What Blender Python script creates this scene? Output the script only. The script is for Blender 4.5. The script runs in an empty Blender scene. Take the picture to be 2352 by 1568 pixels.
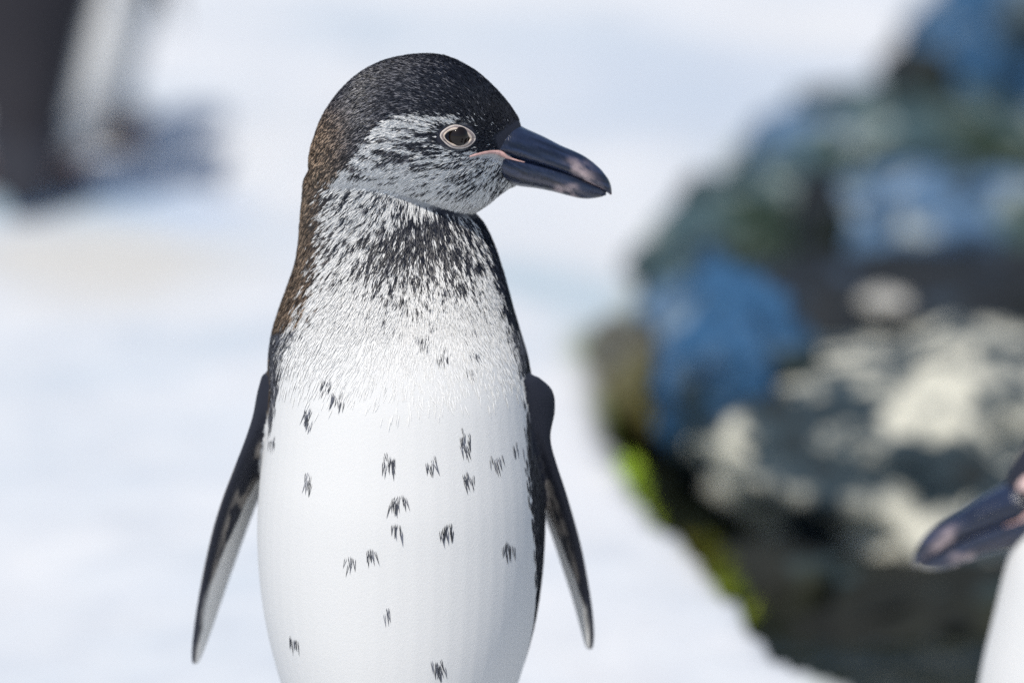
import bpy, bmesh, math, random
import numpy as np
from mathutils import Vector, Matrix
from mathutils.bvhtree import BVHTree

random.seed(7)
rng = np.random.default_rng(11)
SC = bpy.context.scene
COL = SC.collection

# ------------------------------------------------------------------ camera, sky, sun, exposure
CAM_H, CAM_D, PITCH, LENS = 0.867, 2.2, math.radians(12.4), 132.0
FPX = 2352.0 * LENS / 36.0                      # focal length in units of the 2352 px wide view
cam_data = bpy.data.cameras.new('camera')
cam = bpy.data.objects.new('camera', cam_data)
COL.objects.link(cam)
cam.location = (0, -CAM_D, CAM_H)
cam.rotation_euler = (math.pi / 2 - PITCH, 0, 0)
cam_data.lens = LENS
cam_data.sensor_width = 36
cam_data.clip_start = 0.05
cam_data.clip_end = 1000
cam_data.dof.use_dof = True
cam_data.dof.focus_distance = 2.19
cam_data.dof.aperture_fstop = 2.6
SC.camera = cam
SC.cycles.use_denoising = False

TO_SUN = Vector((-0.24, -0.40, 0.88)).normalized()
world = bpy.data.worlds.new('World')
SC.world = world
world.use_nodes = True
wn = world.node_tree
sky = wn.nodes.new('ShaderNodeTexSky')
sky.sky_type = 'NISHITA'
sky.sun_disc = False
sky.sun_elevation = math.asin(TO_SUN.z)
sky.sun_rotation = math.atan2(TO_SUN.x, TO_SUN.y)
wn.links.new(sky.outputs[0], wn.nodes['Background'].inputs[0])
wn.nodes['Background'].inputs[1].default_value = 0.11

sun_data = bpy.data.lights.new('sun', 'SUN')
sun_data.energy = 3.6
sun_data.angle = math.radians(0.5)
sun_data.color = (1.0, 0.95, 0.87)
sun = bpy.data.objects.new('sun', sun_data)
COL.objects.link(sun)
sun.location = (-3, -2, 6)
sun.rotation_euler = (-TO_SUN).to_track_quat('-Z', 'Y').to_euler()

SC.view_settings.view_transform = 'Standard'
SC.view_settings.look = 'None'
SC.view_settings.exposure = 0.12
SC.view_settings.gamma = 1.0
SC.view_settings.use_curve_mapping = False

# ------------------------------------------------------------------ pixel helpers (directions only)
CP, SP = math.cos(PITCH), math.sin(PITCH)


def ray(u, v):
    a, b = (u - 1176.0) / FPX, (784.0 - v) / FPX
    return a, CP + b * SP, -SP + b * CP         # x, y, z


def at_y(u, v, Y=0.0):
    x, y, z = ray(u, v)
    t = (Y + CAM_D) / y
    return x * t, CAM_H + z * t


def at_z(u, v, Z=0.0):
    x, y, z = ray(u, v)
    t = (Z - CAM_H) / z
    return x * t, -CAM_D + y * t


def uv_of(x, z):                                # inverse of at_y for the plane y = 0 (numpy)
    dx, dy, dz = x, CAM_D, z - CAM_H
    depth = dy * CP - dz * SP
    up = dy * SP + dz * CP
    return 1176.0 + FPX * dx / depth, 784.0 - FPX * up / depth


# ------------------------------------------------------------------ numeric helpers
def smooth(a, b, x):
    t = np.clip((x - a) / (b - a), 0, 1)
    return t * t * (3 - 2 * t)


def vnoise(p, seed=0):
    i = np.floor(p).astype(np.int64)
    f = p - i
    f = f * f * (3 - 2 * f)

    def h(ix, iy, iz):
        n = (ix * 73856093) ^ (iy * 19349663) ^ (iz * 83492791) ^ (seed * 2654435)
        n = (n ^ (n >> 13)) * 1274126177 & 0x7fffffff
        n = (n ^ (n >> 16)) * 668265263 & 0x7fffffff
        return (n & 0xffffff) / float(0xffffff)
    r = 0
    for dx in (0, 1):
        wx = f[:, 0] if dx else 1 - f[:, 0]
        for dy in (0, 1):
            wy = f[:, 1] if dy else 1 - f[:, 1]
            for dz in (0, 1):
                wz = f[:, 2] if dz else 1 - f[:, 2]
                r = r + wx * wy * wz * h(i[:, 0] + dx, i[:, 1] + dy, i[:, 2] + dz)
    return r


def fbm(p, octaves=4, seed=0):
    a, s, r = 1.0, 0.0, 0.0
    for k in range(octaves):
        r = r + a * vnoise(p * (2.03 ** k) + 17.3 * k, seed + k)
        s += a
        a *= 0.5
    return r / s


def normalize(a):
    return a / np.maximum(np.linalg.norm(a, axis=-1, keepdims=True), 1e-9)


# ------------------------------------------------------------------ object helpers
def link_mesh(name, me, mat, parent=None):
    o = bpy.data.objects.new(name, me)
    COL.objects.link(o)
    if mat:
        me.materials.append(mat)
    if parent:
        o.parent = parent
    return o


def mesh_from(verts, faces, name='mesh', shade=True):
    me = bpy.data.meshes.new(name)
    me.from_pydata([tuple(map(float, v)) for v in verts], [], [tuple(map(int, f)) for f in faces])
    me.update()
    if shade:
        me.shade_smooth()
    return me


def tri_mesh(name, V, T, C=None, shade=False):
    me = bpy.data.meshes.new(name)
    nv, nt = len(V), len(T)
    me.vertices.add(nv)
    me.vertices.foreach_set('co', np.ascontiguousarray(V, np.float32).ravel())
    me.loops.add(nt * 3)
    me.loops.foreach_set('vertex_index', np.ascontiguousarray(T, np.int32).ravel())
    me.polygons.add(nt)
    me.polygons.foreach_set('loop_start', np.arange(0, nt * 3, 3, dtype=np.int32))
    me.update(calc_edges=True)
    if C is not None:
        set_col(me, C)
    if shade:
        me.shade_smooth()
    return me


def set_col(me, C):
    at = me.color_attributes.new('Col', 'FLOAT_COLOR', 'POINT')
    rgba = np.ones((len(C), 4), np.float32)
    rgba[:, :3] = C
    at.data.foreach_set('color', rgba.ravel())


def tag(o, label=None, category=None, group=None, kind=None):
    if label: o['label'] = label
    if category: o['category'] = category
    if group: o['group'] = group
    if kind: o['kind'] = kind
    return o


def loft(rings, cap=True):
    """rings: list of (n,3) arrays -> verts, faces (closed tube)."""
    n = len(rings[0])
    V = np.concatenate(rings)
    F = []
    for k in range(len(rings) - 1):
        for i in range(n):
            j = (i + 1) % n
            F.append((k * n + i, k * n + j, (k + 1) * n + j, (k + 1) * n + i))
    if cap:
        a, b = len(V), len(V) + 1
        V = np.concatenate([V, rings[0].mean(0)[None], rings[-1].mean(0)[None]])
        for i in range(n):
            j = (i + 1) % n
            F.append((a, j, i))
            m = (len(rings) - 1) * n
            F.append((b, m + i, m + j))
    return V, F


def resample(st, n):
    """cubic (Catmull-Rom) resampling of station rows."""
    st = np.array(st, float)
    out = []
    P = np.vstack([2 * st[0] - st[1], st, 2 * st[-1] - st[-2]])
    ts = np.linspace(0, len(st) - 1, n)
    for t in ts:
        k = min(int(t), len(st) - 2)
        f = t - k
        p0, p1, p2, p3 = P[k], P[k + 1], P[k + 2], P[k + 3]
        out.append(0.5 * (2 * p1 + (p2 - p0) * f + (2 * p0 - 5 * p1 + 4 * p2 - p3) * f * f
                          + (3 * p1 - p0 - 3 * p2 + p3) * f ** 3))
    return np.array(out)


# ------------------------------------------------------------------ materials
def new_mat(name):
    m = bpy.data.materials.new(name)
    m.use_nodes = True
    nt = m.node_tree
    return m, nt, nt.nodes['Principled BSDF']


def node(nt, kind, **kw):
    n = nt.nodes.new(kind)
    for k, v in kw.items():
        setattr(n, k, v)
    return n


def noise_node(nt, scale, detail=4, rough=0.55, vec=None):
    n = node(nt, 'ShaderNodeTexNoise')
    n.inputs['Scale'].default_value = scale
    n.inputs['Detail'].default_value = detail
    n.inputs['Roughness'].default_value = rough
    if vec is None:
        tc = node(nt, 'ShaderNodeTexCoord')
        vec = tc.outputs['Object']
    nt.links.new(vec, n.inputs['Vector'])
    return n


def ramp(nt, fac, stops):
    r = node(nt, 'ShaderNodeValToRGB')
    el = r.color_ramp.elements
    while len(el) < len(stops):
        el.new(0.5)
    for e, (p, c) in zip(el, stops):
        e.position = p
        e.color = (*c, 1) if len(c) == 3 else c
    nt.links.new(fac, r.inputs[0])
    return r


def mix(nt, fac, a, b, mode='MIX'):
    m = node(nt, 'ShaderNodeMix', data_type='RGBA', blend_type=mode)
    for s, v in ((0, fac), (6, a), (7, b)):
        if hasattr(v, 'links') or isinstance(v, bpy.types.NodeSocket):
            nt.links.new(v, m.inputs[s])
        else:
            m.inputs[s].default_value = v if s == 0 else (*v, 1)
    return m.outputs[2]


def bump(nt, bs, height, strength, dist):
    b = node(nt, 'ShaderNodeBump')
    b.inputs['Strength'].default_value = strength
    b.inputs['Distance'].default_value = dist
    nt.links.new(height, b.inputs['Height'])
    nt.links.new(b.outputs[0], bs.inputs['Normal'])
    return b


def col_mat(name, rough, spec, bump_scale=None, bump_strength=0.3, bump_dist=0.001, sheen=0.0, coat=0.0):
    m, nt, bs = new_mat(name)
    a = node(nt, 'ShaderNodeVertexColor', layer_name='Col')
    nt.links.new(a.outputs[0], bs.inputs['Base Color'])
    bs.inputs['Roughness'].default_value = rough
    bs.inputs['Specular IOR Level'].default_value = spec
    bs.inputs['Sheen Weight'].default_value = sheen
    bs.inputs['Coat Weight'].default_value = coat
    if bump_scale:
        n = noise_node(nt, bump_scale, 5)
        bump(nt, bs, n.outputs[0], bump_strength, bump_dist)
    return m


MAT_BODY = col_mat('plumage_underlayer', 0.7, 0.25, 700, 0.25, 0.0006)
MAT_FEATHER = col_mat('feathers', 0.42, 0.40)
MAT_BEAK = col_mat('beak_horn', 0.27, 0.6, 380, 0.6, 0.0009)
MAT_SKIN = col_mat('bare_skin', 0.45, 0.4, 1500, 0.3, 0.0004)

MAT_EYE, nt, bs = new_mat('eye')
bs.inputs['Base Color'].default_value = (0.010, 0.007, 0.006, 1)
bs.inputs['Roughness'].default_value = 0.04
bs.inputs['IOR'].default_value = 1.376

# ------------------------------------------------------------------ penguin geometry (canonical, facing -y, head turned to +x)
CX = at_y(921, 1200)[0]                         # body axis


def P2(u, v):
    x, z = at_y(u, v)
    return x - CX, z


BODY = [  # v, left u, right u, front y, back y
    (300, 770, 950, -.022, .030), (350, 728, 985, -.025, .034), (400, 706, 1020, -.031, .038), (450, 698, 1060, -.032, .041),
    (500, 693, 1098, -.034, .045), (550, 689, 1125, -.039, .049), (600, 681, 1144, -.0455, .053),
    (650, 665, 1160, -.0525, .058), (700, 646, 1175, -.0595, .062), (750, 629, 1191, -.0665, .066),
    (800, 619, 1207, -.073, .070), (850, 617, 1218, -.079, .073), (900, 616, 1226, -.084, .075), (1000, 608, 1238, -.092, .078),
    (1100, 597, 1249, -.099, .080), (1200, 592, 1252, -.103, .082), (1300, 596, 1247, -.106, .082),
    (1400, 609, 1233, -.108, .082), (1500, 633, 1208, -.108, .080), (1600, 665, 1176, -.106, .078),
    (1700, 693, 1148, -.102, .078), (1800, 718, 1122, -.095, .080), (1900, 746, 1094, -.083, .082),
    (1980, 786, 1055, -.065, .080), (2040, 845, 1000, -.036, .070)]
HEAD = [  # u, top v, bottom v, half width
    (713, 352, 410, .010), (722, 318, 430, .019), (745, 262, 448, .027), (785, 207, 458, .0335), (830, 168, 464, .0375), (880, 143, 470, .0395),
    (930, 131, 478, .040), (980, 127, 487, .0395), (1030, 134, 493, .0375), (1080, 158, 487, .0325),
    (1120, 188, 466, .0255), (1150, 217, 444, .0185), (1172, 243, 430, .0130), (1190, 270, 420, .0085), (1198, 288, 400, .004)]
# left and right flipper: leading-edge centre line (u, v), chord metres, thickness metres
FLIP_L = [(640, 850, .030, .026), (618, 895, .042, .022), (598, 945, .052, .0165), (572, 1005, .058, .0125), (545, 1070, .060, .011), (518, 1140, .058, .0102),
          (494, 1215, .053, .0095), (473, 1300, .046, .0088), (456, 1385, .037, .008), (444, 1465, .026, .007), (439, 1520, .015, .006), (439, 1547, .006, .004)]
FLIP_R = [(1200, 850, .030, .026), (1222, 885, .042, .034), (1232, 935, .050, .032), (1250, 990, .056, .0155), (1268, 1045, .058, .0115), (1290, 1115, .058, .0108),
          (1310, 1185, .054, .0098), (1330, 1265, .047, .009), (1346, 1350, .038, .008), (1357, 1425, .027, .007), (1361, 1485, .016, .006), (1358, 1514, .006, .004)]
CH_L = normalize(np.array([[0.40, 0.92, 0.0]]))[0]
CH_R = normalize(np.array([[-0.37, 0.93, 0.0]]))[0]
SPOTS = [(973, 770, 1), (1020, 800, .8), (1085, 803, .6), (1075, 838, .6), (765, 862, .7), (793, 900, 1.1), (725, 940, .8), (635, 993, .5),
         (1070, 993, .9), (905, 1035, 1.1), (997, 1037, .8), (1140, 1030, .7), (1180, 1008, .5), (1073, 1072, .8), (728, 1078, .8), (922, 1120, 1),
         (922, 1182, .7), (1035, 1182, .8), (862, 1235, .7), (825, 1252, .8), (1167, 1225, .8), (900, 1362, .4), (690, 1435, .5), (1015, 1482, 1.1)]
NECK_TOP_Z = P2(900, 300)[1]
CHEST_Z = P2(900, 900)[1]
PIVOT = Vector((P2(900, 480)[0], 0.0, P2(900, 480)[1]))    # head turns about this point


def flip_y0(v, side):
    return np.where(side < 0, -.022, -.030) + np.where(side < 0, .040, .048) * smooth(880, 1450, v)


def build_source(head_m, squash, flip_m):
    """Source shells: list of (verts, faces). squash lowers everything above the chest."""
    parts = []
    th = np.linspace(0, 2 * np.pi, 56, endpoint=False)
    rings = []
    for v, ul, ur, yf, yb in resample(BODY, 90):
        (xl, z), (xr, _) = P2(ul, v), P2(ur, v)
        c, s = np.cos(th), np.sin(th)
        e = 2 / 2.15
        px = np.sign(c) * np.abs(c) ** e
        py = np.sign(s) * np.abs(s) ** e
        x = (xl + xr) / 2 + (xr - xl) / 2 * px
        y = np.where(py < 0, -py * yf, py * yb)
        zz = z - squash * smooth(CHEST_Z, NECK_TOP_Z, np.array([z]))[0]
        rings.append(np.stack([x, y, np.full_like(x, zz)], 1))
    parts.append(loft(rings[::-1]))
    rings = []
    for u, vt, vb, w in resample(HEAD, 48):
        x = P2(u, vt)[0]
        zt, zb = P2(u, vt)[1], P2(u, vb)[1]
        c, s = np.cos(th), np.sin(th)
        py = np.sign(c) * np.abs(c) ** (2 / 2.1)
        pz = np.sign(s) * np.abs(s) ** (2 / 2.1)
        rings.append(np.stack([np.full_like(c, x), w * py, (zt + zb) / 2 + (zt - zb) / 2 * pz], 1))
    V, F = loft(rings)
    V = np.array([head_m @ Vector(v) for v in V])
    parts.append((V, F))
    for spec, ch, side in ((FLIP_L, CH_L, -1), (FLIP_R, CH_R, 1)):
        rings = []
        for u, v, c_len, t in resample(spec, 44):
            x, z = P2(u, v)
            y0 = flip_y0(np.array([v]), side)[0]
            a = np.linspace(0, 2 * np.pi, 28, endpoint=False)
            s = 0.5 - 0.5 * np.cos(a)                       # 0 leading .. 1 trailing
            thick = t * 0.5 * np.sin(a) * (0.45 + 0.85 * (1 - s)) * 1.1
            n = np.array([ch[1], -ch[0], 0.0])
            p = np.array([x, y0, z]) + np.outer(s * c_len, ch) + np.outer(thick, n)
            rings.append(p)
        V, F = loft(rings)
        fm = flip_m[0 if side < 0 else 1]
        parts.append((np.array([fm @ Vector(q) for q in V]), F))
    for sx in (-1, 1):                                      # legs and webbed feet
        lx = sx * .042
        a = np.linspace(0, 2 * np.pi, 20, endpoint=False)
        rings = []
        for z, r, oy in ((.075, .030, .02), (.05, .026, .012), (.03, .016, .008), (.016, .014, .004), (.006, .012, .0)):
            rings.append(np.stack([lx + r * np.cos(a), oy + r * np.sin(a), np.full_like(a, z)], 1))
        parts.append(loft(rings))
        rings = []
        for y, w, h in ((.022, .008, .009), (.008, .015, .014), (-.012, .018, .012), (-.035, .026, .0085), (-.052, .031, .0065), (-.060, .030, .005)):
            rings.append(np.stack([lx + sx * .003 + w * np.cos(a), np.full_like(a, y), h / 2 + .0005 + h / 2 * np.sin(a)], 1))
        parts.append(loft(rings))
        for dx, ty in ((-.024, -.068), (0.0, -.078), (.024, -.068)):   # toes
            rings = []
            for k in range(6):
                f = k / 5
                cy = -.005 + (ty + .005) * f
                r = .0065 * (1 - .45 * f)
                rings.append(np.stack([lx + dx * f + r * np.cos(a), np.full_like(a, cy), .0068 * (1 - .3 * f) + r * np.sin(a)], 1))
            parts.append(loft(rings))
    a = np.linspace(0, 2 * np.pi, 20, endpoint=False)       # short stiff tail
    rings = []
    for y, z, w, h in ((.05, .075, .045, .05), (.085, .05, .036, .030), (.11, .03, .028, .014), (.128, .014, .018, .008), (.135, .009, .008, .005)):
        rings.append(np.stack([w * np.cos(a), np.full_like(a, y), z + h / 2 * np.sin(a)], 1))
    parts.append(loft(rings))
    return parts


DARK = np.array([.014, .016, .025])
BROWN = np.array([.070, .050, .034])
TAN = np.array([.36, .26, .18])
GREY = np.array([.16, .16, .18])
WHITE = np.array([.735, .730, .715])


BULGE = FPX / CAM_D * SP      # picture rows by which a point sinks per metre that it stands forward
BULGE_HEAD = .68 * BULGE        # the head is seen at a flatter angle


def p_dark_body(u, v, y, ny, spots=True):
    """probability of a dark feather and how brown it is, on the trunk and neck."""
    vs = np.array([r[0] for r in BODY]); L = np.interp(v, vs, [r[1] for r in BODY]); R = np.interp(v, vs, [r[2] for r in BODY])
    c, h = (L + R) / 2, (R - L) / 2
    s = (u - c) / h
    back = smooth(-.05, .45, ny)
    vb = v + BULGE * np.maximum(-y, 0)
    # dark throat plumage with the chin's shadow painted in, fading downwards, fan shaped
    du = (u - 968 - .06 * (vb - 500))
    throat = .78 * np.exp(-(du / (130 + .20 * np.maximum(vb - 500, 0))) ** 4) * (1 - smooth(560, 775, vb)) * smooth(455, 520, vb + .30 * (u - 940))
    speck = .42 * (1 - smooth(580, 740, vb)) * np.ones_like(u)
    p = np.maximum(throat, speck)
    # brown nape side, tapering to the shoulder
    wl = np.interp(v, [300, 450, 600, 700, 760, 850, 930], [150, 72, 62, 52, 30, 22, 14])
    left = 1 - smooth(.0, 1.9, (u - L) / wl)
    wr = np.interp(v, [450, 520, 600, 700, 800, 900, 980, 1050, 1200, 1350, 1450], [12, 22, 26, 24, 18, 16, 26, 28, 18, 8, 0.5])
    right = 1 - smooth(.0, 1.6, (R - u) / wr)
    left = left * (1 - smooth(900, 980, v))
    p = np.maximum(p, np.maximum(left, right * .97))
    spot = np.zeros_like(u)
    for a, b, k in SPOTS:
        d = np.hypot((u - a) / 11.5, (vb - b - 2) / 11.0) / math.sqrt(k)
        spot = np.maximum(spot, np.exp(-d * d) * min(1.0, .16 + .34 * k))
    spot = np.where((y < 0) & spots, spot, 0)
    p = np.maximum(p, spot)
    lim = np.interp(v, [800, 1000, 1400], [.05, .1, .25])
    p = np.maximum(p, smooth(lim, lim + .3, ny))
    br = np.clip(1 - smooth(700, 800, u) + .0 * s, 0, 1) * (1 - smooth(1000, 1200, v)) + .25 * (ny > .3)
    return np.clip(p, 0, 1), np.clip(br, 0, 1)


def p_dark_head(u, v):
    # lower border of the dark cap, as v over u
    cap = np.interp(u, [700, 760, 800, 830, 860, 900, 950, 1030, 1140, 1200], [560, 440, 392, 350, 312, 280, 268, 272, 290, 300])
    capped = 1 - smooth(-22, 16, v - cap)
    base = np.full_like(u, .36)
    # streaked cheek behind and below the eye
    cheek = .60 * np.exp(-((((u - 975) / 135) ** 2 + ((v - 345) / 58) ** 2) ** 2))
    eye = .90 * np.exp(-((((u - 1055) / 84) ** 2 + ((v - 312) / 38) ** 2) ** 2))
    lores = .95 * smooth(1075, 1115, u) * (1 - smooth(336, 356, v))
    jaw = .58 * np.exp(-(((u - 1090) / 70) ** 2 + ((v - 408 - .35 * (u - 1090)) / 24) ** 2))
    mouth = .85 * np.exp(-(((u - 1158) / 24) ** 2 + ((v - 388) / 24) ** 2))
    chin = .28 * smooth(435, 470, v)
    p = np.maximum.reduce([base - chin, cheek, eye, lores, jaw, mouth, capped])
    # pale streak above and behind the eye
    pale = np.exp(-(((u - 905) / 44) ** 2 + ((v - 296 + .28 * (u - 905)) / 20) ** 2))
    p = p * (1 - .75 * pale)
    band = np.exp(-(((u - 905) / 120) ** 2 + ((v - 418) / 24) ** 2))
    p = p * (1 - .7 * band)
    brown = (1 - smooth(735, 850, u)) * smooth(200, 300, v)
    return np.clip(p, 0, 1), brown


def classify(V, N, parts, trees, head_inv, squash, flip_m):
    """part id and canonical u, v for points on the finished body."""
    ids = np.zeros(len(V), int)
    dist = np.full(len(V), 9.0)
    for k, tr in enumerate(trees):
        lo = parts[k][0].min(0) - .006
        hi = parts[k][0].max(0) + .006
        sel = np.where(np.all((V >= lo) & (V <= hi), 1))[0]
        for i in sel:
            r = tr.find_nearest(V[i], .02)
            if r[3] is not None and r[3] < dist[i] - 1e-5:
                dist[i] = r[3]
                ids[i] = k
    C = V.copy()
    if squash:
        # undo the squash on the trunk numerically
        zz = np.linspace(0, NECK_TOP_Z, 400)
        ys = zz - squash * smooth(CHEST_Z, NECK_TOP_Z, zz)
        C[:, 2] = np.interp(V[:, 2], ys, zz)
    h = ids == 1
    M = np.array(head_inv)
    C[h] = V[h] @ M[:3, :3].T + M[:3, 3]
    for pid in (2, 3):
        M = np.array(flip_m[pid - 2].inverted())
        k = ids == pid
        C[k] = V[k] @ M[:3, :3].T + M[:3, 3]
        N[k] = N[k] @ M[:3, :3].T
    u, v = uv_of(C[:, 0] + CX, C[:, 2])
    return ids, C, u, v


def colours(ids, C, N, u, v, r1, r2, feather):
    """colour per root; r1, r2 random numbers decide between dark and pale feathers."""
    p, br = p_dark_body(u, v, C[:, 1], N[:, 1], feather)
    ph, bh = p_dark_head(u, v + BULGE_HEAD * np.abs(C[:, 1]))
    h = ids == 1
    p = np.where(h, ph, p)
    br = np.where(h, bh, br)
    # let the nape run over smoothly from head to neck
    dark = r1 < p if feather else None
    tone = .75 + .5 * r2
    dcol = DARK * tone[:, None]
    bcol = BROWN * (.35 + 1.0 * r2)[:, None]
    lit = (r2 > .66)[:, None]
    bcol = np.where(lit, TAN * (.5 + .6 * r1)[:, None], bcol)  # tan share also paints sunlit glitter into the nape
    dcol = dcol * (1 - br[:, None]) + bcol * br[:, None]
    crown = h * (1 - smooth(900, 1080, u))
    greyish = (r2 > .975 - .27 * crown)[:, None]  # grey specks paint glossy highlights onto the back of the crown
    dcol = np.where(greyish, GREY * (1 - br[:, None]) + TAN * 1.2 * br[:, None], dcol)
    vary = 1 - .85 * smooth(700, 900, v) * ~h
    # the breast spots are soft grey rather than black
    bel = (~h & (v + BULGE * np.maximum(-C[:, 1], 0) > 745) & (u > 626) & (u < 1200))[:, None]
    dcol = np.where(bel, (DARK + np.array([.03, .03, .03])) * (.6 + 3.0 * r2 ** 2)[:, None], dcol)
    wcol = WHITE * (1 + (.09 * r2 - .06) * vary)[:, None]
    if feather:
        col = np.where(dark[:, None], dcol, wcol)
    else:
        k = smooth(.1, .75, p)[:, None]
        col = (DARK * 1.3 * (1 - br[:, None]) + BROWN * .7 * br[:, None]) * k + WHITE * .89 * (1 - k)
    # flippers
    for pid, spec, ch, side in ((2, FLIP_L, CH_L, -1), (3, FLIP_R, CH_R, 1)):
        m = ids == pid
        if not m.any():
            continue
        sp = np.array(spec)
        ue = np.interp(v[m], sp[:, 1], sp[:, 0])
        cl = np.interp(v[m], sp[:, 1], sp[:, 2])
        y0 = flip_y0(v[m], side)
        s = np.clip((C[m, 1] - y0) / (ch[1] * np.maximum(cl, .004)), 0, 1)
        inner = smooth(-.1, .35, -side * N[m, 0])
        nz = fbm(np.stack([u[m] * .03, v[m] * .010, C[m, 1] * 60], 1), 3, 5)
        lim = np.interp(v[m], [850, 1000, 1150, 1300, 1400, 1560], [1.2, .70, .42, .16, .05, .03]) if side < 0 else \
            np.interp(v[m], [850, 1000, 1200, 1330, 1400, 1560], [1.3, .80, .50, .18, .06, .03])
        pale = inner * smooth(-.05, .07, s - lim + .16 * (nz - .5))
        streak = smooth(.44, .60, nz) * smooth(960, 1030, v[m]) * (1 - smooth(1330, 1420, v[m])) * smooth(.02, .10, s) * .8
        k = np.clip(np.maximum(pale, 0), 0, 1)[:, None]
        base = (DARK * 1.1) * (1 - streak[:, None]) + np.array([.30, .27, .24]) * streak[:, None]
        col[m] = base * (1 - k) + np.array([.80, .79, .76]) * k
    f = ids >= 4
    n = fbm(C[f] * 120, 3, 9)[:, None] if f.any() else 0
    if f.any():
        leg_c = np.array([.030, .028, .030]) * (1 - smooth(.45, .62, n)) + np.array([.33, .22, .20]) * smooth(.45, .62, n)
        up = smooth(.045, .06, C[f][:, 2])[:, None]
        col[f] = leg_c * (1 - up) + WHITE * .8 * up
        t = ids == (len(PART_COUNT) - 1)
        col[t] = DARK
    return col


PART_COUNT = list(range(4 + 2 * 5 + 1))


def head_point(head_m, u, v, y):
    x, z = P2(u, v)
    return head_m @ Vector((x, y, z))


UPPER = [(1115, 305, 341, .0190), (1138, 296, 347, .0205), (1160, 288, 355, .0198), (1183, 284, 364, .0182), (1210, 297, 371, .0160), (1250, 315, 382, .0136), (1289, 335, 393, .0116),
         (1318, 347, 404, .0101), (1347, 362, 417, .0086), (1377, 386, 431, .0066), (1395, 408, 442, .0046), (1402, 422, 447, .0028), (1405, 436, 446, .0010)]
LOWER = [(1138, 341, 400, .0190), (1160, 350, 414, .0194), (1187, 357, 425, .0180), (1230, 369, 431, .0151), (1269, 380, 439, .0127),
         (1318, 397, 452, .0102), (1347, 413, 456, .0086), (1375, 426, 453, .0060), (1392, 436, 448, .0024)]


def make_beak(name, spec, head_m, parent, upper):
    a = np.linspace(0, 2 * np.pi, 40, endpoint=False)
    rings, UV = [], []
    for u, vt, vb, w in resample(spec, 70):
        if upper:
            vb -= max(BULGE_HEAD * w - 6, 0) * .8
        else:
            vt -= max(BULGE_HEAD * w - 6, 0) * .8
        c, s = np.cos(a), np.sin(a)
        e = 1.0
        f = (s + 1) / 2                                     # 0 bottom .. 1 top
        if upper:
            wid = w * np.where(s > 0, np.abs(c) ** .95 * (1 - .30 * f), np.abs(c) ** .62)
        else:
            wid = w * np.where(s > 0, np.abs(c) ** .42, np.abs(c) ** .9) * (.80 + .18 * f)
        # groove along the side of the upper half
        if upper:
            g = np.exp(-((f - .40) / .07) ** 2) * .13 * smooth(1395, 1330, np.array([u]))[0]
            wid = wid * (1 - g)
        y = np.sign(c) * wid
        v = vb + (vt - vb) * f
        pts = np.array([head_point(head_m, u, vv, yy) for vv, yy in zip(v, y)])
        rings.append(pts)
        UV.append(np.stack([np.full_like(f, u), v, f], 1))
    V, F = loft(rings)
    uv = np.concatenate(UV + [UV[0].mean(0)[None], UV[-1].mean(0)[None]])
    u, v, f = uv.T
    n1 = fbm(np.stack([u * .05, v * .05, f * 3], 1), 4, 3)
    n2 = fbm(np.stack([u * .015, (v - .42 * u) * .16, f * 0], 1), 4, 8)
    col = np.array([.012, .018, .040]) * (.5 + 1.2 * smooth(.25, .8, n2)[:, None])
    pink = np.array([.46, .36, .36])
    if upper:
        band = np.exp(-((u - 1338 - .55 * (v - 395) + 12 * (n1 - .5)) / 21) ** 2) * smooth(352, 392, v + 30 * (n1 - .5)) * (1 - smooth(418, 432, v))
        streak = np.exp(-((v - (372 + (u - 1180) * .36)) / 5) ** 2) * (1 - smooth(1180, 1260, u)) * .45
        edge = np.exp(-((v - (408 + (u - 1318) * .34)) / 4) ** 2) * smooth(1300, 1330, u) * (1 - smooth(1375, 1392, u)) * .5
        k = np.clip(.75 * band * smooth(.30, .62, n1) + edge, 0, .8)
        tip = smooth(1396, 1403, u) * smooth(436, 446, v)
    else:
        band = np.exp(-((u - 1299 + 8 * (n1 - .5)) / 26) ** 4) * smooth(412, 428, v + 16 * (n1 - .5))
        streak = np.exp(-((v - (396 + (u - 1200) * .30)) / 4) ** 2) * smooth(1175, 1200, u) * (1 - smooth(1330, 1350, u)) * .16
        k = np.clip(.85 * band * smooth(.30, .55, n1), 0, .85)
        tip = 0 * u
    col = col * (1 - k[:, None]) + pink * k[:, None]
    col = col * (1 - streak[:, None]) + np.array([.30, .25, .26]) * streak[:, None]
    col = col + np.array([.16, .10, .08]) * (tip * .8)[:, None]
    me = mesh_from(V, F, name)
    set_col(me, col)
    return link_mesh(name, me, MAT_BEAK, parent)


def tube(points, radii, n=10):
    rings = []
    pts = [Vector(p) for p in points]
    for k, p in enumerate(pts):
        d = (pts[min(k + 1, len(pts) - 1)] - pts[max(k - 1, 0)]).normalized()
        a = d.orthogonal().normalized() if k == 0 else (a - d * a.dot(d)).normalized()
        b = d.cross(a)
        rings.append(np.array([p + float(radii[k]) * (a * math.cos(t) + b * math.sin(t)) for t in np.linspace(0, 2 * np.pi, n, endpoint=False)]))
    return loft(rings)


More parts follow.
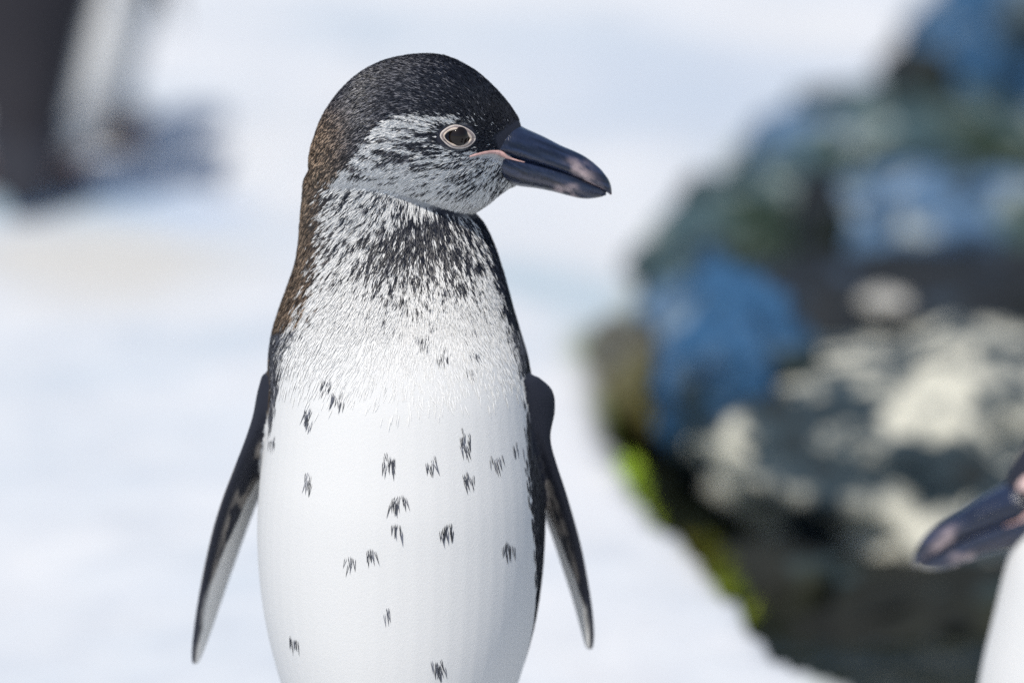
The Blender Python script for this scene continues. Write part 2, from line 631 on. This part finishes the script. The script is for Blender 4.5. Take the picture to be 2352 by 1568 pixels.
def make_penguin(label, loc, rot_z, scale, head_yaw=0.0, head_pitch=0.0, squash=0.0, voxel=.0018, feathers=0, adult_pink=False, swing=(0, 0)):
    root = bpy.data.objects.new('penguin', None)
    COL.objects.link(root)
    root.empty_display_size = .1
    tag(root, label, 'penguin', 'penguins standing about the pale ground')
    drop = Matrix.Translation((0, 0, -squash))
    head_m = drop @ Matrix.Translation(PIVOT) @ Matrix.Rotation(head_yaw, 4, 'Z') @ Matrix.Rotation(head_pitch, 4, 'Y') @ Matrix.Translation(-PIVOT)
    head_inv = head_m.inverted()
    flip_m = []
    for uu, ang in ((625, swing[0]), (1215, swing[1])):
        q = Matrix.Translation((P2(uu, 880)[0], 0.0, P2(uu, 880)[1]))
        flip_m.append(q @ Matrix.Rotation(-ang, 4, 'X') @ q.inverted())
    parts = build_source(head_m, squash, flip_m)
    trees = [BVHTree.FromPolygons([Vector(v) for v in V], F) for V, F in parts]
    allv, allf, off = [], [], 0
    for V, F in parts:
        allv.append(V)
        allf += [tuple(i + off for i in f) for f in F]
        off += len(V)
    src = mesh_from(np.concatenate(allv), allf, 'source')
    tmp = bpy.data.objects.new('source', src)
    COL.objects.link(tmp)
    md = tmp.modifiers.new('remesh', 'REMESH')
    md.mode = 'VOXEL'
    md.voxel_size = voxel
    sm = tmp.modifiers.new('smooth', 'SMOOTH')
    sm.factor = .5
    sm.iterations = 5
    dg = bpy.context.evaluated_depsgraph_get()
    me = bpy.data.meshes.new_from_object(tmp.evaluated_get(dg))
    bpy.data.objects.remove(tmp)
    bpy.data.meshes.remove(src)
    me.name = 'penguin_body'
    me.materials.clear()
    me.shade_smooth()
    nv = len(me.vertices)
    V = np.empty(nv * 3, np.float32); me.vertices.foreach_get('co', V); V = V.reshape(-1, 3).astype(float)
    N = np.empty(nv * 3, np.float32); me.vertices.foreach_get('normal', N); N = N.reshape(-1, 3).astype(float)
    Nw = N.copy()
    ids, C, u, v = classify(V, N, parts, trees, head_inv, squash, flip_m)
    N_local, N = N, Nw
    cols = colours(ids, C, N_local, u, v, rng.random(nv), rng.random(nv), False)
    set_col(me, cols)
    body = link_mesh('body', me, MAT_BODY, root)

    make_beak('upper_beak', UPPER, head_m, root, True)
    make_beak('lower_beak', LOWER, head_m, root, False)

    head_bvh = BVHTree.FromPolygons([head_inv @ Vector(p) for p in V[ids == 1]], []) if False else trees[1]
    inv3 = head_inv

    def side_y(uu, vv, side):
        x, z = P2(uu, vv)
        o = head_m @ Vector((x, side * .2, z))
        d = (head_m.to_3x3() @ Vector((0, -side, 0)))
        hit = trees[1].ray_cast(o, d)
        if hit[0] is None:
            return side * .012
        return (inv3 @ hit[0]).y

    def skin(uu, vv, side, out=0.0, least=0.0):
        # point on the side of the head that shows at (uu, vv) in profile
        vc = vv - BULGE_HEAD * .03
        for _ in range(3):
            yy = side * max(abs(side_y(min(uu, 1150), vc, side)), least)
            vc = vv - BULGE_HEAD * abs(yy)
        return Vector((P2(uu, vc)[0], yy + side * out, P2(uu, vc)[1]))

    for side in (-1, 1):
        ec = skin(1052, 313, side, -.0032)
        # eyeball
        bm = bmesh.new()
        bmesh.ops.create_uvsphere(bm, u_segments=28, v_segments=18, radius=.0070)
        mm = Matrix.Translation(ec)
        bmesh.ops.transform(bm, matrix=head_m @ mm, verts=bm.verts)
        em = bpy.data.meshes.new('eye'); bm.to_mesh(em); bm.free(); em.shade_smooth()
        eye = link_mesh('eye', em, MAT_EYE, root)
        # pale almond-shaped rim of bare skin: an inner rim and an outer crease
        for nm, au, av, rad, out, cc in (('eye_rim', 26.0, 19.0, .00058, .0012, (.58, .48, .40)), ('eye_skin', 29.5, 21.8, .0009, .0002, (.26, .21, .20)), ('eye_fold', 32.5, 24.2, .00062, .0004, (.55, .49, .45))):
            pts, rr = [], []
            for t in np.linspace(0, 2 * np.pi, 48, endpoint=False):
                k = 1 + (.20 * max(0, math.cos(t)) ** 6 + .14 * max(0, -math.cos(t)) ** 6)
                uu = 1052 + au * k * math.cos(t)
                vv = 313 - av * math.sin(t) + 3.0 * math.cos(t)
                pts.append(head_m @ skin(uu, vv, side, out))
                rr.append(rad * (1.05 + .35 * math.cos(t) + .45 * max(0, math.sin(t)) + .18 * math.sin(5 * t + side)))
            pts.append(pts[0]); rr.append(rr[0])
            Vt, Ft = tube(pts, rr, 10)
            m2 = mesh_from(Vt, Ft, nm)
            nn = fbm(np.array(Vt) * 700, 3, 4)[:, None]
            set_col(m2, np.array(cc) * (.62 + .62 * nn))
            link_mesh(nm, m2, MAT_SKIN, eye)
        # pink skin at the corner of the mouth
        gp = [(1080, 357, .0004), (1094, 353, .0007), (1112, 349, .0009), (1130, 347, .0010), (1146, 349, .0014), (1156, 354, .0015), (1166, 360, .0009), (1185, 366, .0005), (1205, 371, .0003)]
        pts, rr = [], []
        for uu, vv, r in resample([(a, b, c) for a, b, c in gp], 30):
            pts.append(head_m @ skin(uu, vv, side, .0006, .0188 - max(uu - 1165, 0) * .00008))
            rr.append(max(r, .0003))
        Vt, Ft = tube(pts, rr, 10)
        m2 = mesh_from(Vt, Ft, 'gape')
        nn = fbm(np.array(Vt) * 500, 3, 6)[:, None]
        set_col(m2, np.array([.58, .36, .33]) * (.45 + .8 * nn))
        link_mesh('mouth_corner_skin', m2, MAT_SKIN, root)
    if adult_pink:
        pts = []
        rr = []
        for side in (-1, 1):
            pts, rr = [], []
            for t in np.linspace(0, 1, 16):
                uu, vv = 1168 - 60 * t, 296 - 8 * math.sin(3.1 * t)
                pts.append(head_m @ skin(uu, vv, side))
                rr.append(.0042 * math.sin(math.pi * min(.97, t + .03)) + .001)
            Vt, Ft = tube(pts, rr, 10)
            m2 = mesh_from(Vt, Ft, 'brow_skin')
            nn = fbm(np.array(Vt) * 300, 3, 6)[:, None]
            set_col(m2, np.array([.72, .52, .48]) * (.75 + .4 * nn))
            link_mesh('brow_skin', m2, MAT_SKIN, root)

    if feathers:
        me.calc_loop_triangles()
        nt_ = len(me.loop_triangles)
        T = np.empty(nt_ * 3, np.int32); me.loop_triangles.foreach_get('vertices', T); T = T.reshape(-1, 3)
        tv = V[T]
        area = .5 * np.linalg.norm(np.cross(tv[:, 1] - tv[:, 0], tv[:, 2] - tv[:, 0]), axis=1)
        tid = ids[T[:, 0]]
        tu, tvv = u[T[:, 0]], v[T[:, 0]]
        ny = N[T[:, 0], 1]
        up = (tid == 1) | ((tid == 0) & (tvv < 780))
        dens = np.where(tid == 1, 2.5, np.where(tid == 0, 2.3 - 1.3 * smooth(640, 900, tvv), 0))
        dens = dens * np.where(ny > .35, .45, 1)
        dens = np.where((tid == 0) & (tvv > 1850), .15, dens)
        w = area * dens
        n = int(w.sum() * 1e6 * feathers)
        k = rng.choice(nt_, n, p=w / w.sum())
        a, b = rng.random(n), rng.random(n)
        flip = a + b > 1
        a[flip], b[flip] = 1 - a[flip], 1 - b[flip]
        bw = np.stack([1 - a - b, a, b], 1)
        pos = (tv[k] * bw[:, :, None]).sum(1)
        nor = normalize((N[T[k]] * bw[:, :, None]).sum(1))
        fid = ids[T[k, 0]]
        Cf = (C[T[k]] * bw[:, :, None]).sum(1)
        fu, fv = uv_of(Cf[:, 0] + CX, Cf[:, 2])
        is_h = fid == 1
        fh = fv + np.where(is_h, BULGE_HEAD, BULGE) * np.abs(Cf[:, 1])
        # keep the eye, the mouth corner and the beak free
        eye_d = np.hypot((fu - 1058) / 47, (fh - 313) / 31)
        gape_v = np.interp(fu, [1080, 1112, 1146, 1170], [357, 349, 352, 366])
        keep = ~(is_h & (eye_d < 1)) & ~(is_h & (fu > 1084) & (np.abs(fh - gape_v) < 7)) \
            & ~(is_h & (fh > 280) & (fh < 356) & (fu > np.interp(fh, [280, 300, 311, 335, 356], [1188, 1160, 1140, 1147, 1155]))) & ~(is_h & (fh >= 356) & (fh < 425) & (fu > np.interp(fh, [356, 366, 411, 425], [1156, 1158, 1186, 1200])))
        keep &= ~(~is_h & (fv > 825) & (fv < 1000) & ((fu < 626) | (fu > 1216)))
        pos, nor, fid, Cf, fu, fv, is_h, fh = (q[keep] for q in (pos, nor, fid, Cf, fu, fv, is_h, fh))
        n = len(pos)
        # flow of the plumage in the profile plane
        hx, hv = fu - 1215, fh - 322
        hl = np.hypot(hx, hv)
        hx, hv = hx / hl, hv / hl
        hv = hv + .95 * smooth(1120, 720, fu) ** 1.3 + .25 * smooth(380, 460, fv)
        bx, bv = (fu - 985) * .9, (fv - 270)
        bl = np.hypot(bx, bv)
        bx, bv = bx / bl, bv / bl
        low = smooth(700, 1000, fv)
        bx = bx * (1 - .75 * low)
        t = np.where(is_h, 0, 1)
        dxu, dvv = hx * (1 - t) + bx * t, hv * (1 - t) + bv * t
        wob = (fbm(np.stack([fu * .02, fv * .02, Cf[:, 1] * 40], 1), 2, 21) - .5) * .7 + rng.normal(0, .11, n)
        d2 = np.stack([dxu * np.cos(wob) - dvv * np.sin(wob), dxu * np.sin(wob) + dvv * np.cos(wob)], 1)
        d = np.stack([d2[:, 0], np.zeros(n), -d2[:, 1]], 1)
        M3 = np.array(head_m)[:3, :3]
        d[is_h] = d[is_h] @ M3.T
        d = d - nor * (d * nor).sum(1, keepdims=True)
        d = normalize(d)
        side = np.cross(nor, d)
        # length and width in metres
        cap_len = smooth(420, 300, fv)
        L = np.where(is_h, .0056 - .0016 * cap_len, .0066)
        L = L + np.where(is_h, 0, .0045 * smooth(620, 1000, fv))
        near_beak = smooth(1100, 1190, fu) * is_h
        L = L * (1 - .5 * near_beak) * (.75 + .5 * rng.random(n))
        W = np.where(is_h, .00036, .00042) + np.where(is_h, 0, .00025 * smooth(680, 1000, fv))
        W = W * (.7 + .7 * rng.random(n))
        lift = np.where(is_h, .12, .11) + .10 * rng.random(n)
        lift = np.where(~is_h, lift * (1 - .96 * smooth(580, 800, fv)), lift)
        flat = np.where(is_h, 0, smooth(580, 800, fv))
        roll = (rng.normal(0, .28, n) * (1 - .95 * flat))[:, None]
        nr = nor * np.cos(roll) + side * np.sin(roll)
        sr = side * np.cos(roll) - nor * np.sin(roll)
        base = pos - nor * .0004
        tip = pos + d * L[:, None] + nor * (lift * L)[:, None]
        mid = pos + d * (.45 * L)[:, None] + nor * (lift * .5 * L + .0002)[:, None]
        left = mid + sr * W[:, None] - nr * (W * .45 * (1 - .97 * flat))[:, None]
        right = mid - sr * W[:, None] - nr * (W * .45 * (1 - .97 * flat))[:, None]
        FV = np.stack([base, left, tip, right], 1).reshape(-1, 3)
        o = np.arange(n)[:, None] * 4
        FT = np.concatenate([o + np.array([[0, 2, 1]]), o + np.array([[0, 3, 2]])])
        r1, r2 = rng.random(n), rng.random(n)
        # neighbouring feathers share a tone along the flow, so that they read as streaks
        sx = np.where(is_h, 1215, 985); sv = np.where(is_h, 322, 270)
        ang = np.arctan2(fv - sv, fu - sx)
        rad = np.hypot(fu - sx, fv - sv)
        ac = np.where(is_h, ang * 72, ang * 105)
        cl = vnoise(np.stack([ac, rad / np.where(is_h, 30., 22.), Cf[:, 1] * 150], 1), 33)
        r1 = np.where(~is_h & (fh > 745), r1, np.clip(.38 * r1 + .62 * smooth(.12, .88, cl), 0, 1))
        fc = colours(fid, Cf, nor, fu, fv, r1, r2, True)
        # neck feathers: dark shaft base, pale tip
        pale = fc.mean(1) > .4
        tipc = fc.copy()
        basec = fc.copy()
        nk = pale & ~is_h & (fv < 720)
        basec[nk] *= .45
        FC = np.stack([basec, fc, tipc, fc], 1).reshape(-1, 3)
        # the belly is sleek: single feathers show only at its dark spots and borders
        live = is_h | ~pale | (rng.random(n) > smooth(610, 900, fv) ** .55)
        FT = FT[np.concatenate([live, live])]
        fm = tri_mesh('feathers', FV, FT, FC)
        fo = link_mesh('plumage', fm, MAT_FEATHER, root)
        fo['kind'] = 'stuff'
    root.location = loc
    root.rotation_euler = (0, 0, rot_z)
    root.scale = (scale,) * 3
    return root


# ------------------------------------------------------------------ ground with a sunken pool on the right
POOL = [(0.365, 0.32), (0.262, 0.62), (0.188, 0.90), (0.142, 1.25), (0.120, 1.55), (0.14, 1.80), (0.35, 2.3), (0.9, 2.5), (1.7, 2.3), (2.0, 1.2), (1.6, 0.1), (0.9, -.05), (0.5, 0.10)]
pool_pts = np.array(POOL)


def smooth_poly(p, n=10):
    out = []
    m = len(p)
    for k in range(m):
        p0, p1, p2, p3 = p[k - 1], p[k], p[(k + 1) % m], p[(k + 2) % m]
        for f in np.linspace(0, 1, n, endpoint=False):
            out.append(.5 * (2 * p1 + (p2 - p0) * f + (2 * p0 - 5 * p1 + 4 * p2 - p3) * f * f + (3 * p1 - p0 - 3 * p2 + p3) * f ** 3))
    return np.array(out)


pool_line = smooth_poly(pool_pts)


def pool_sd(x, y):
    """signed distance to the pool edge, negative inside."""
    P = np.stack([x, y], 1)
    A = pool_line
    B = np.roll(A, -1, 0)
    best = np.full(len(P), 1e9)
    inside = np.zeros(len(P), bool)
    for a, b in zip(A, B):
        ab = b - a
        t = np.clip(((P - a) @ ab) / (ab @ ab), 0, 1)
        d = np.linalg.norm(P - a - t[:, None] * ab, axis=1)
        best = np.minimum(best, d)
        c = ((a[1] > P[:, 1]) != (b[1] > P[:, 1]))
        with np.errstate(divide='ignore', invalid='ignore'):
            xi = (b[0] - a[0]) * (P[:, 1] - a[1]) / (b[1] - a[1]) + a[0]
        inside ^= c & (P[:, 0] < xi)
    return np.where(inside, -best, best)


def ground_z(x, y):
    sd = pool_sd(x, y)
    far = smooth(9, 4, np.hypot(x, y - 1.5))
    p = np.stack([x * 1.5, y * 1.2, 0 * x], 1)
    h = (fbm(p, 3, 2) - .5) * .05 + (fbm(p * 7, 3, 4) - .5) * .010
    h = h * far * smooth(.0, .45, np.hypot(x - CX, y)) 
    n = fbm(np.stack([x * 13, y * 8, 0 * x], 1), 4, 12) - .5
    lip = smooth(.05 + .10 * n, -.05 + .10 * n, sd)
    return h * (1 - lip) - .28 * lip


def axis(lo, hi, step, reach):
    core = list(np.arange(lo, hi + 1e-6, step))
    a, s = [], step
    x = lo
    while x > -reach:
        s *= 1.35
        x -= s
        a.append(x)
    b, s, x = [], step, core[-1]
    while x < reach:
        s *= 1.35
        x += s
        b.append(x)
    return np.array(a[::-1] + core + b)


gx, gy = axis(-1.3, 2.1, .014, 350), axis(-.5, 5.6, .020, 350)
GX, GY = np.meshgrid(gx, gy)
x_, y_ = GX.ravel(), GY.ravel()
near = (np.abs(x_) < 12) & (np.abs(y_) < 14)
z_ = np.zeros_like(x_)
z_[near] = ground_z(x_[near], y_[near])
nx, nyy = len(gx), len(gy)
ii = (np.arange(nyy - 1)[:, None] * nx + np.arange(nx - 1)[None]).ravel()
T = np.concatenate([np.stack([ii, ii + 1, ii + nx + 1], 1), np.stack([ii, ii + nx + 1, ii + nx], 1)])
sd_all = np.full_like(x_, 9.0)
sd_all[near] = pool_sd(x_[near], y_[near])
# algae: a stain of its own along the pool edge, stored as a mask
alg = smooth(.062, .005, sd_all + .06 * (fbm(np.stack([x_ * 6, y_ * 6, 0 * x_], 1), 3, 41) - .55))
gm = tri_mesh('ground', np.stack([x_, y_, z_], 1), T, np.stack([alg, alg, alg], 1), True)

MAT_GROUND, nt, bs = new_mat('pale_concrete')
n1 = noise_node(nt, 1.3, 5, .6)
n2 = noise_node(nt, 14, 6, .6)
n3 = noise_node(nt, 0.75, 3, .5)
c1 = ramp(nt, n1.outputs[0], [(.30, (.44, .51, .57)), (.44, (.57, .60, .63)), (.58, (.66, .665, .67)), (.78, (.63, .61, .56))])
c2 = ramp(nt, n2.outputs[0], [(.25, (.80, .82, .86)), (.55, (1, 1, 1))])
cc = mix(nt, .6, c1.outputs[0], c2.outputs[0], 'MULTIPLY')
tc = node(nt, 'ShaderNodeTexCoord')


def tint_patch(colour, centre, radii, amount, base, seed_scale=3.0):
    """a soft-edged tinted area on the ground at its own place."""
    mp = node(nt, 'ShaderNodeMapping')
    mp.vector_type = 'TEXTURE'
    mp.inputs['Location'].default_value = (centre[0], centre[1], 0)
    mp.inputs['Rotation'].default_value = (0, 0, centre[2] if len(centre) > 2 else 0)
    mp.inputs['Scale'].default_value = (radii[0], radii[1], 1)
    nz = noise_node(nt, seed_scale, 4, .6)
    wv = node(nt, 'ShaderNodeVectorMath', operation='MULTIPLY_ADD')
    nt.links.new(nz.outputs['Color'], wv.inputs[0])
    wv.inputs[1].default_value = (.35, .35, 0)
    nt.links.new(tc.outputs['Object'], wv.inputs[2])
    sub = node(nt, 'ShaderNodeVectorMath', operation='SUBTRACT')
    nt.links.new(wv.outputs[0], sub.inputs[0])
    sub.inputs[1].default_value = (.175, .175, 0)
    nt.links.new(sub.outputs[0], mp.inputs['Vector'])
    ln = node(nt, 'ShaderNodeVectorMath', operation='LENGTH')
    nt.links.new(mp.outputs[0], ln.inputs[0])
    r = ramp(nt, ln.outputs['Value'], [(.35, (amount,) * 3), (1.0, (0, 0, 0))])
    return mix(nt, r.outputs[0], base, colour)


def gp(u, v):
    return at_z(u, v)


cc = tint_patch((.27, .42, .54), (*gp(60, 480), .15), (.26, .15), .75, cc, 3.5)
cc = tint_patch((.36, .45, .60), (*gp(410, 460), 0), (.14, .12), .6, cc)
cc = tint_patch((.52, .50, .45), (*gp(220, 600), .4), (.22, .34), .7, cc, 4.0)
cc = tint_patch((.36, .46, .52), (*gp(1330, 700), .3), (.13, .40), .7, cc)
cc = tint_patch((.40, .47, .56), (*gp(1650, 200), .2), (.5, .9), .6, cc)
va = node(nt, 'ShaderNodeVertexColor', layer_name='Col')
n4 = noise_node(nt, 8, 4, .6)
algc = ramp(nt, n4.outputs[0], [(.38, (.020, .026, .014)), (.52, (.07, .075, .02)), (.58, (.20, .25, .02)), (.72, (.07, .06, .03))])
cc = mix(nt, va.outputs[0], cc, algc.outputs[0])
nt.links.new(cc, bs.inputs['Base Color'])
bs.inputs['Roughness'].default_value = .75
bump(nt, bs, n2.outputs[0], .5, .006)
ground = link_mesh('ground', gm, MAT_GROUND)
tag(ground, 'pale sunlit concrete ground with bluish patches', None, None, 'structure')

# pool water
wl = pool_line.copy()
cxy = pool_line.mean(0)
N_RAD = 70
wv_, wf = [], []
m = len(wl)
for k in range(N_RAD + 1):
    f = (k / N_RAD) * 1.0
    for q in wl:
        p = cxy + (q - cxy) * f
        if k == N_RAD:
            p = cxy + (q - cxy) * 1.03
        wv_.append((p[0], p[1], 0))
wv_ = np.array(wv_)
wv_[:, 2] = -.075 + .010 * (fbm(np.stack([wv_[:, 0] * 7, wv_[:, 1] * 16, 0 * wv_[:, 0]], 1), 3, 77) - .5)
for k in range(N_RAD):
    for i in range(m):
        j = (i + 1) % m
        wf.append((k * m + i, k * m + j, (k + 1) * m + j, (k + 1) * m + i))
MAT_WATER, nt, bs = new_mat('pool_water')
nw = noise_node(nt, 22, 3, .5)
bs.inputs['Base Color'].default_value = (.010, .013, .009, 1)
bs.inputs['Roughness'].default_value = .06
bs.inputs['IOR'].default_value = 1.33
bump(nt, bs, nw.outputs[0], .35, .02)
water = link_mesh('water', mesh_from(wv_, wf, 'water'), MAT_WATER)
tag(water, 'dark rippled pool water beside the boulders', None, None, 'structure')

# ------------------------------------------------------------------ boulders
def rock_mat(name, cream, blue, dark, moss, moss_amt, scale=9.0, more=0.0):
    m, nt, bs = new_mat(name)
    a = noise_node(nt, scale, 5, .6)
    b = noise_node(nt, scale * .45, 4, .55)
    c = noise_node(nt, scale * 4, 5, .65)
    base = ramp(nt, a.outputs[0], [(.36, dark), (.45, blue), (.54 - more, blue), (.61 - more, cream)])  # mottling mostly paints sunlit patches and bluish shade into the base colour
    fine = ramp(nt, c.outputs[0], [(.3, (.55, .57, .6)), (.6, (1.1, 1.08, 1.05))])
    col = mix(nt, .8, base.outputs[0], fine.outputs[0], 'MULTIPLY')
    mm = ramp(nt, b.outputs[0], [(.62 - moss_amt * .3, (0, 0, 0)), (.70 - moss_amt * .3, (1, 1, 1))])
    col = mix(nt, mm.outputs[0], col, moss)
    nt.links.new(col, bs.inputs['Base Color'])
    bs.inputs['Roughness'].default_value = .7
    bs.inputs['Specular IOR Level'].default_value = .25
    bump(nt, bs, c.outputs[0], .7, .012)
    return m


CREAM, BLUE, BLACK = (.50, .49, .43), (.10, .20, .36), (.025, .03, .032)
ROCK_SUN_PATCHED = rock_mat('rock_sun_patched', (.60, .59, .50), (.028, .048, .062), (.012, .016, .017), (.020, .026, .022), .0, 13, .045)  # cream paints sunlit patches onto near-black stone
ROCK_BLUE_SHADE = rock_mat('rock_blue_shade', (.22, .30, .38), (.028, .095, .20), (.008, .016, .020), (.014, .026, .028), .45, 12)  # blue paints skylit shade into the stone colour
ROCK_CREAM = rock_mat('rock_cream', (.62, .60, .54), (.50, .49, .45), (.3, .3, .28), (.3, .3, .25), -.5, 20)
ROCK_LIGHT = rock_mat('rock_light', (.36, .41, .42), (.085, .16, .27), (.018, .03, .035), (.05, .085, .08), .25, 11)
ROCK_DARK = rock_mat('rock_dark', (.035, .060, .10), (.013, .017, .022), (.009, .010, .010), (.012, .017, .011), .3, 8)
ROCK_MOSS = rock_mat('rock_mossy', (.40, .46, .42), (.045, .085, .10), (.009, .014, .013), (.022, .040, .026), .35, 9, .02)
ROCK_WET = rock_mat('rock_wet', (.035, .06, .07), (.014, .016, .013), (.009, .010, .008), (.018, .020, .009), .2, 9)
ROCK_OLIVE = rock_mat('rock_olive', (.33, .30, .27), (.12, .12, .10), (.04, .035, .02), (.11, .10, .03), .35, 9)


def boulder(label, centre, radii, mat, seed, rough=.35, rz=0.0, sub=5, name='boulder'):
    bm = bmesh.new()
    bmesh.ops.create_icosphere(bm, subdivisions=sub, radius=1)
    V = np.array([v.co for v in bm.verts])
    n = normalize(V)
    p = n * 1.3 + seed * 7.1
    d = 1 + rough * (fbm(p, 4, seed) - .5) * 1.6
    # facets: flatten along a few random planes so that it reads as broken stone
    r2 = np.random.default_rng(seed)
    Q = n * d[:, None]
    for _ in range(9):
        pl = normalize(r2.normal(size=(1, 3)))[0]
        lim = r2.uniform(.62, .86)
        dist = Q @ pl
        Q -= np.outer(np.maximum(dist - lim, 0) * .85, pl)
    Q += n * ((fbm(n * 5 + seed, 4, seed + 3) - .5) * .34)[:, None] + n * ((fbm(n * 22 + seed, 3, seed + 9) - .5) * .05)[:, None]
    Q *= np.array(radii)
    for v, q in zip(bm.verts, Q):
        v.co = q
    me = bpy.data.meshes.new('boulder')
    bm.to_mesh(me)
    bm.free()
    me.shade_smooth()
    o = link_mesh(name, me, mat)
    o.location = centre
    o.rotation_euler = (0, 0, rz)
    tag(o, label, 'boulder', 'boulders round the pool')
    return o


def rock_at(u, v, Y):
    x, z = at_y(u, v, Y)
    return x, Y, z


boulder('large boulder with sunlit patches painted in cream, rising out of the dark pool', (.47, 1.38, -.045), (.27, .30, .145), ROCK_SUN_PATCHED, 3, .55, .3)
boulder('boulder painted blue as skylit shade, leaning against the cream patched one', (.215, 1.38, .0), (.085, .17, .130), ROCK_BLUE_SHADE, 5, .7, .2)
boulder('low olive-brown stone at the tip of the pool edge', (.120, 1.58, -.02), (.045, .14, .080), ROCK_OLIVE, 8, .3, .1)
boulder('dark boulder painted as the shaded gap behind the cream patched one', (.56, 1.78, -.02), (.36, .20, .11), ROCK_DARK, 12, .35, -.1)  # near-black colour paints the shaded gap between the boulders
boulder('flat dark wet stone added half under the pool water to cover its sky reflection', (.40, 1.02, -.085), (.22, .17, .040), ROCK_WET, 44, .35, .2)  # stone added to cover the bright sky reflection on the water
boulder('small dark wet stone at the edge of the pool', (.235, 1.06, -.085), (.075, .10, .055), ROCK_WET, 47, .35, .2, 4)
boulder('small black stone between the blue boulder and the pale ground', (*rock_at(1632, 625, 1.95),), (.030, .05, .035), ROCK_DARK, 51, .4, .2, 4)
boulder('pale teal stone beside the small black one', (*rock_at(1575, 705, 1.85),), (.050, .07, .030), ROCK_LIGHT, 53, .4, .2, 4)
boulder('upright black stone in front of the pale blue boulder', (*rock_at(1880, 520, 2.0),), (.030, .06, .070), ROCK_DARK, 57, .45, .2, 4)
boulder('rounded black stone on top of the mossy boulder', (*rock_at(2110, 165, 2.75),), (.055, .09, .04), ROCK_DARK, 59, .45, .2, 4)
boulder('pale streaked stone on the moss-covered boulder', (*rock_at(1830, 330, 2.35),), (.070, .10, .045), ROCK_LIGHT, 61, .45, .2, 4)
boulder('small pale stone lying on the dark boulder', (.392, 1.66, .060), (.030, .03, .014), ROCK_CREAM, 14, .3, .1, 3)
boulder('long pale blue boulder above the dark one', (.54, 2.18, .0), (.27, .22, .115), ROCK_LIGHT, 15, .35, .1)
boulder('moss-covered boulder sloping down to the pale ground', (.27, 2.25, -.03), (.13, .36, .13), ROCK_MOSS, 21, .4, -.25)
boulder('wide mossy boulder behind the pale blue one', (.52, 2.75, .0), (.24, .30, .17), ROCK_MOSS, 24, .45, .2)
boulder('dark blue boulder behind the mossy ones', (.74, 3.1, .08), (.24, .3, .27), ROCK_BLUE_SHADE, 31, .4, .5)

# ------------------------------------------------------------------ penguins
make_penguin('young penguin with speckled white breast, its head turned sideways in sharp focus', (CX, 0, 0), 0.0, 1.0, 0, 0, 0, .0016, feathers=1.0)
bx, by = at_z(60, 450)
make_penguin('blurred penguin seen from behind, its dark back turned to us', (bx, by, 0), math.radians(186), 1.32, math.radians(-90), 0, 0, .004)
bx, by = at_z(240, 345)
back = make_penguin('blurred penguin with white belly and a black flipper, standing behind the dark-backed one', (bx, by, 0), math.radians(4), .92, math.radians(-90), 0, 0, .004)
back.rotation_euler.x = math.radians(-20)           # it leans back a little
make_penguin('blurred white-breasted penguin with drawn-in neck and lowered black bill', (.335, -.33, 0), math.radians(-55), .95, math.radians(229), math.radians(8), .105, .004, adult_pink=True)

# ------------------------------------------------------------------ moss along the pool edge
def moss_clump(spots, name, label):
    Vs, Ts, Cs, o = [], [], [], 0
    for x, y, r, n, bright in spots:
        a = rng.random(n) * 2 * np.pi
        q = r * np.sqrt(rng.random(n))
        px, py = x + q * np.cos(a), y + q * 1.6 * np.sin(a)
        pz = ground_z(px, py)
        h = (.010 + .016 * rng.random(n)) * (1.2 - .6 * q / r)
        t = rng.random(n) * 2 * np.pi
        w = .003 + .003 * rng.random(n)
        dx, dy = np.cos(t) * w, np.sin(t) * w
        lx, ly = rng.normal(0, .006, n), rng.normal(0, .006, n)
        V = np.stack([np.stack([px - dx, py - dy, pz - .004], 1), np.stack([px + dx, py + dy, pz - .004], 1), np.stack([px + lx, py + ly, pz + h], 1)], 1).reshape(-1, 3)
        base = np.array([.13, .19, .018]) * bright
        C = base * (.6 + .8 * rng.random((n, 1))) * np.array([1, 1, 1]) + np.array([.05, .02, 0]) * rng.random((n, 1))
        Vs.append(V); Cs.append(np.repeat(C, 3, 0)); Ts.append(np.arange(n * 3).reshape(-1, 3) + o); o += n * 3
    me = tri_mesh(name, np.concatenate(Vs), np.concatenate(Ts), np.concatenate(Cs))
    ob = link_mesh(name, me, MAT_BODY)
    tag(ob, label, 'moss', None, 'stuff')
    return ob


def rim_spot(u, v, out, r, n, bright):
    x, y = at_z(u, v)
    xs = np.linspace(x - .25, x + .25, 200)
    sd = pool_sd(xs, np.full_like(xs, y))
    return (xs[np.argmin(np.abs(sd - out))], y, r, n, bright)


moss_spots = [rim_spot(1520, 1092, .018, .030, 1800, 2.8), rim_spot(1500, 1120, .025, .016, 400, 1.4)]
for uu, vv, br in ((1610, 1280, .35), (1660, 1320, .55), (1700, 1365, .9), (1800, 1460, .55), (1840, 1495, 1.1), (1865, 1520, .8)):
    moss_spots.append(rim_spot(uu, vv, 0.022 + .012 * random.random(), .013, 260, br))
moss_clump(moss_spots, 'moss', 'bright yellow-green moss growing along the pool edge')
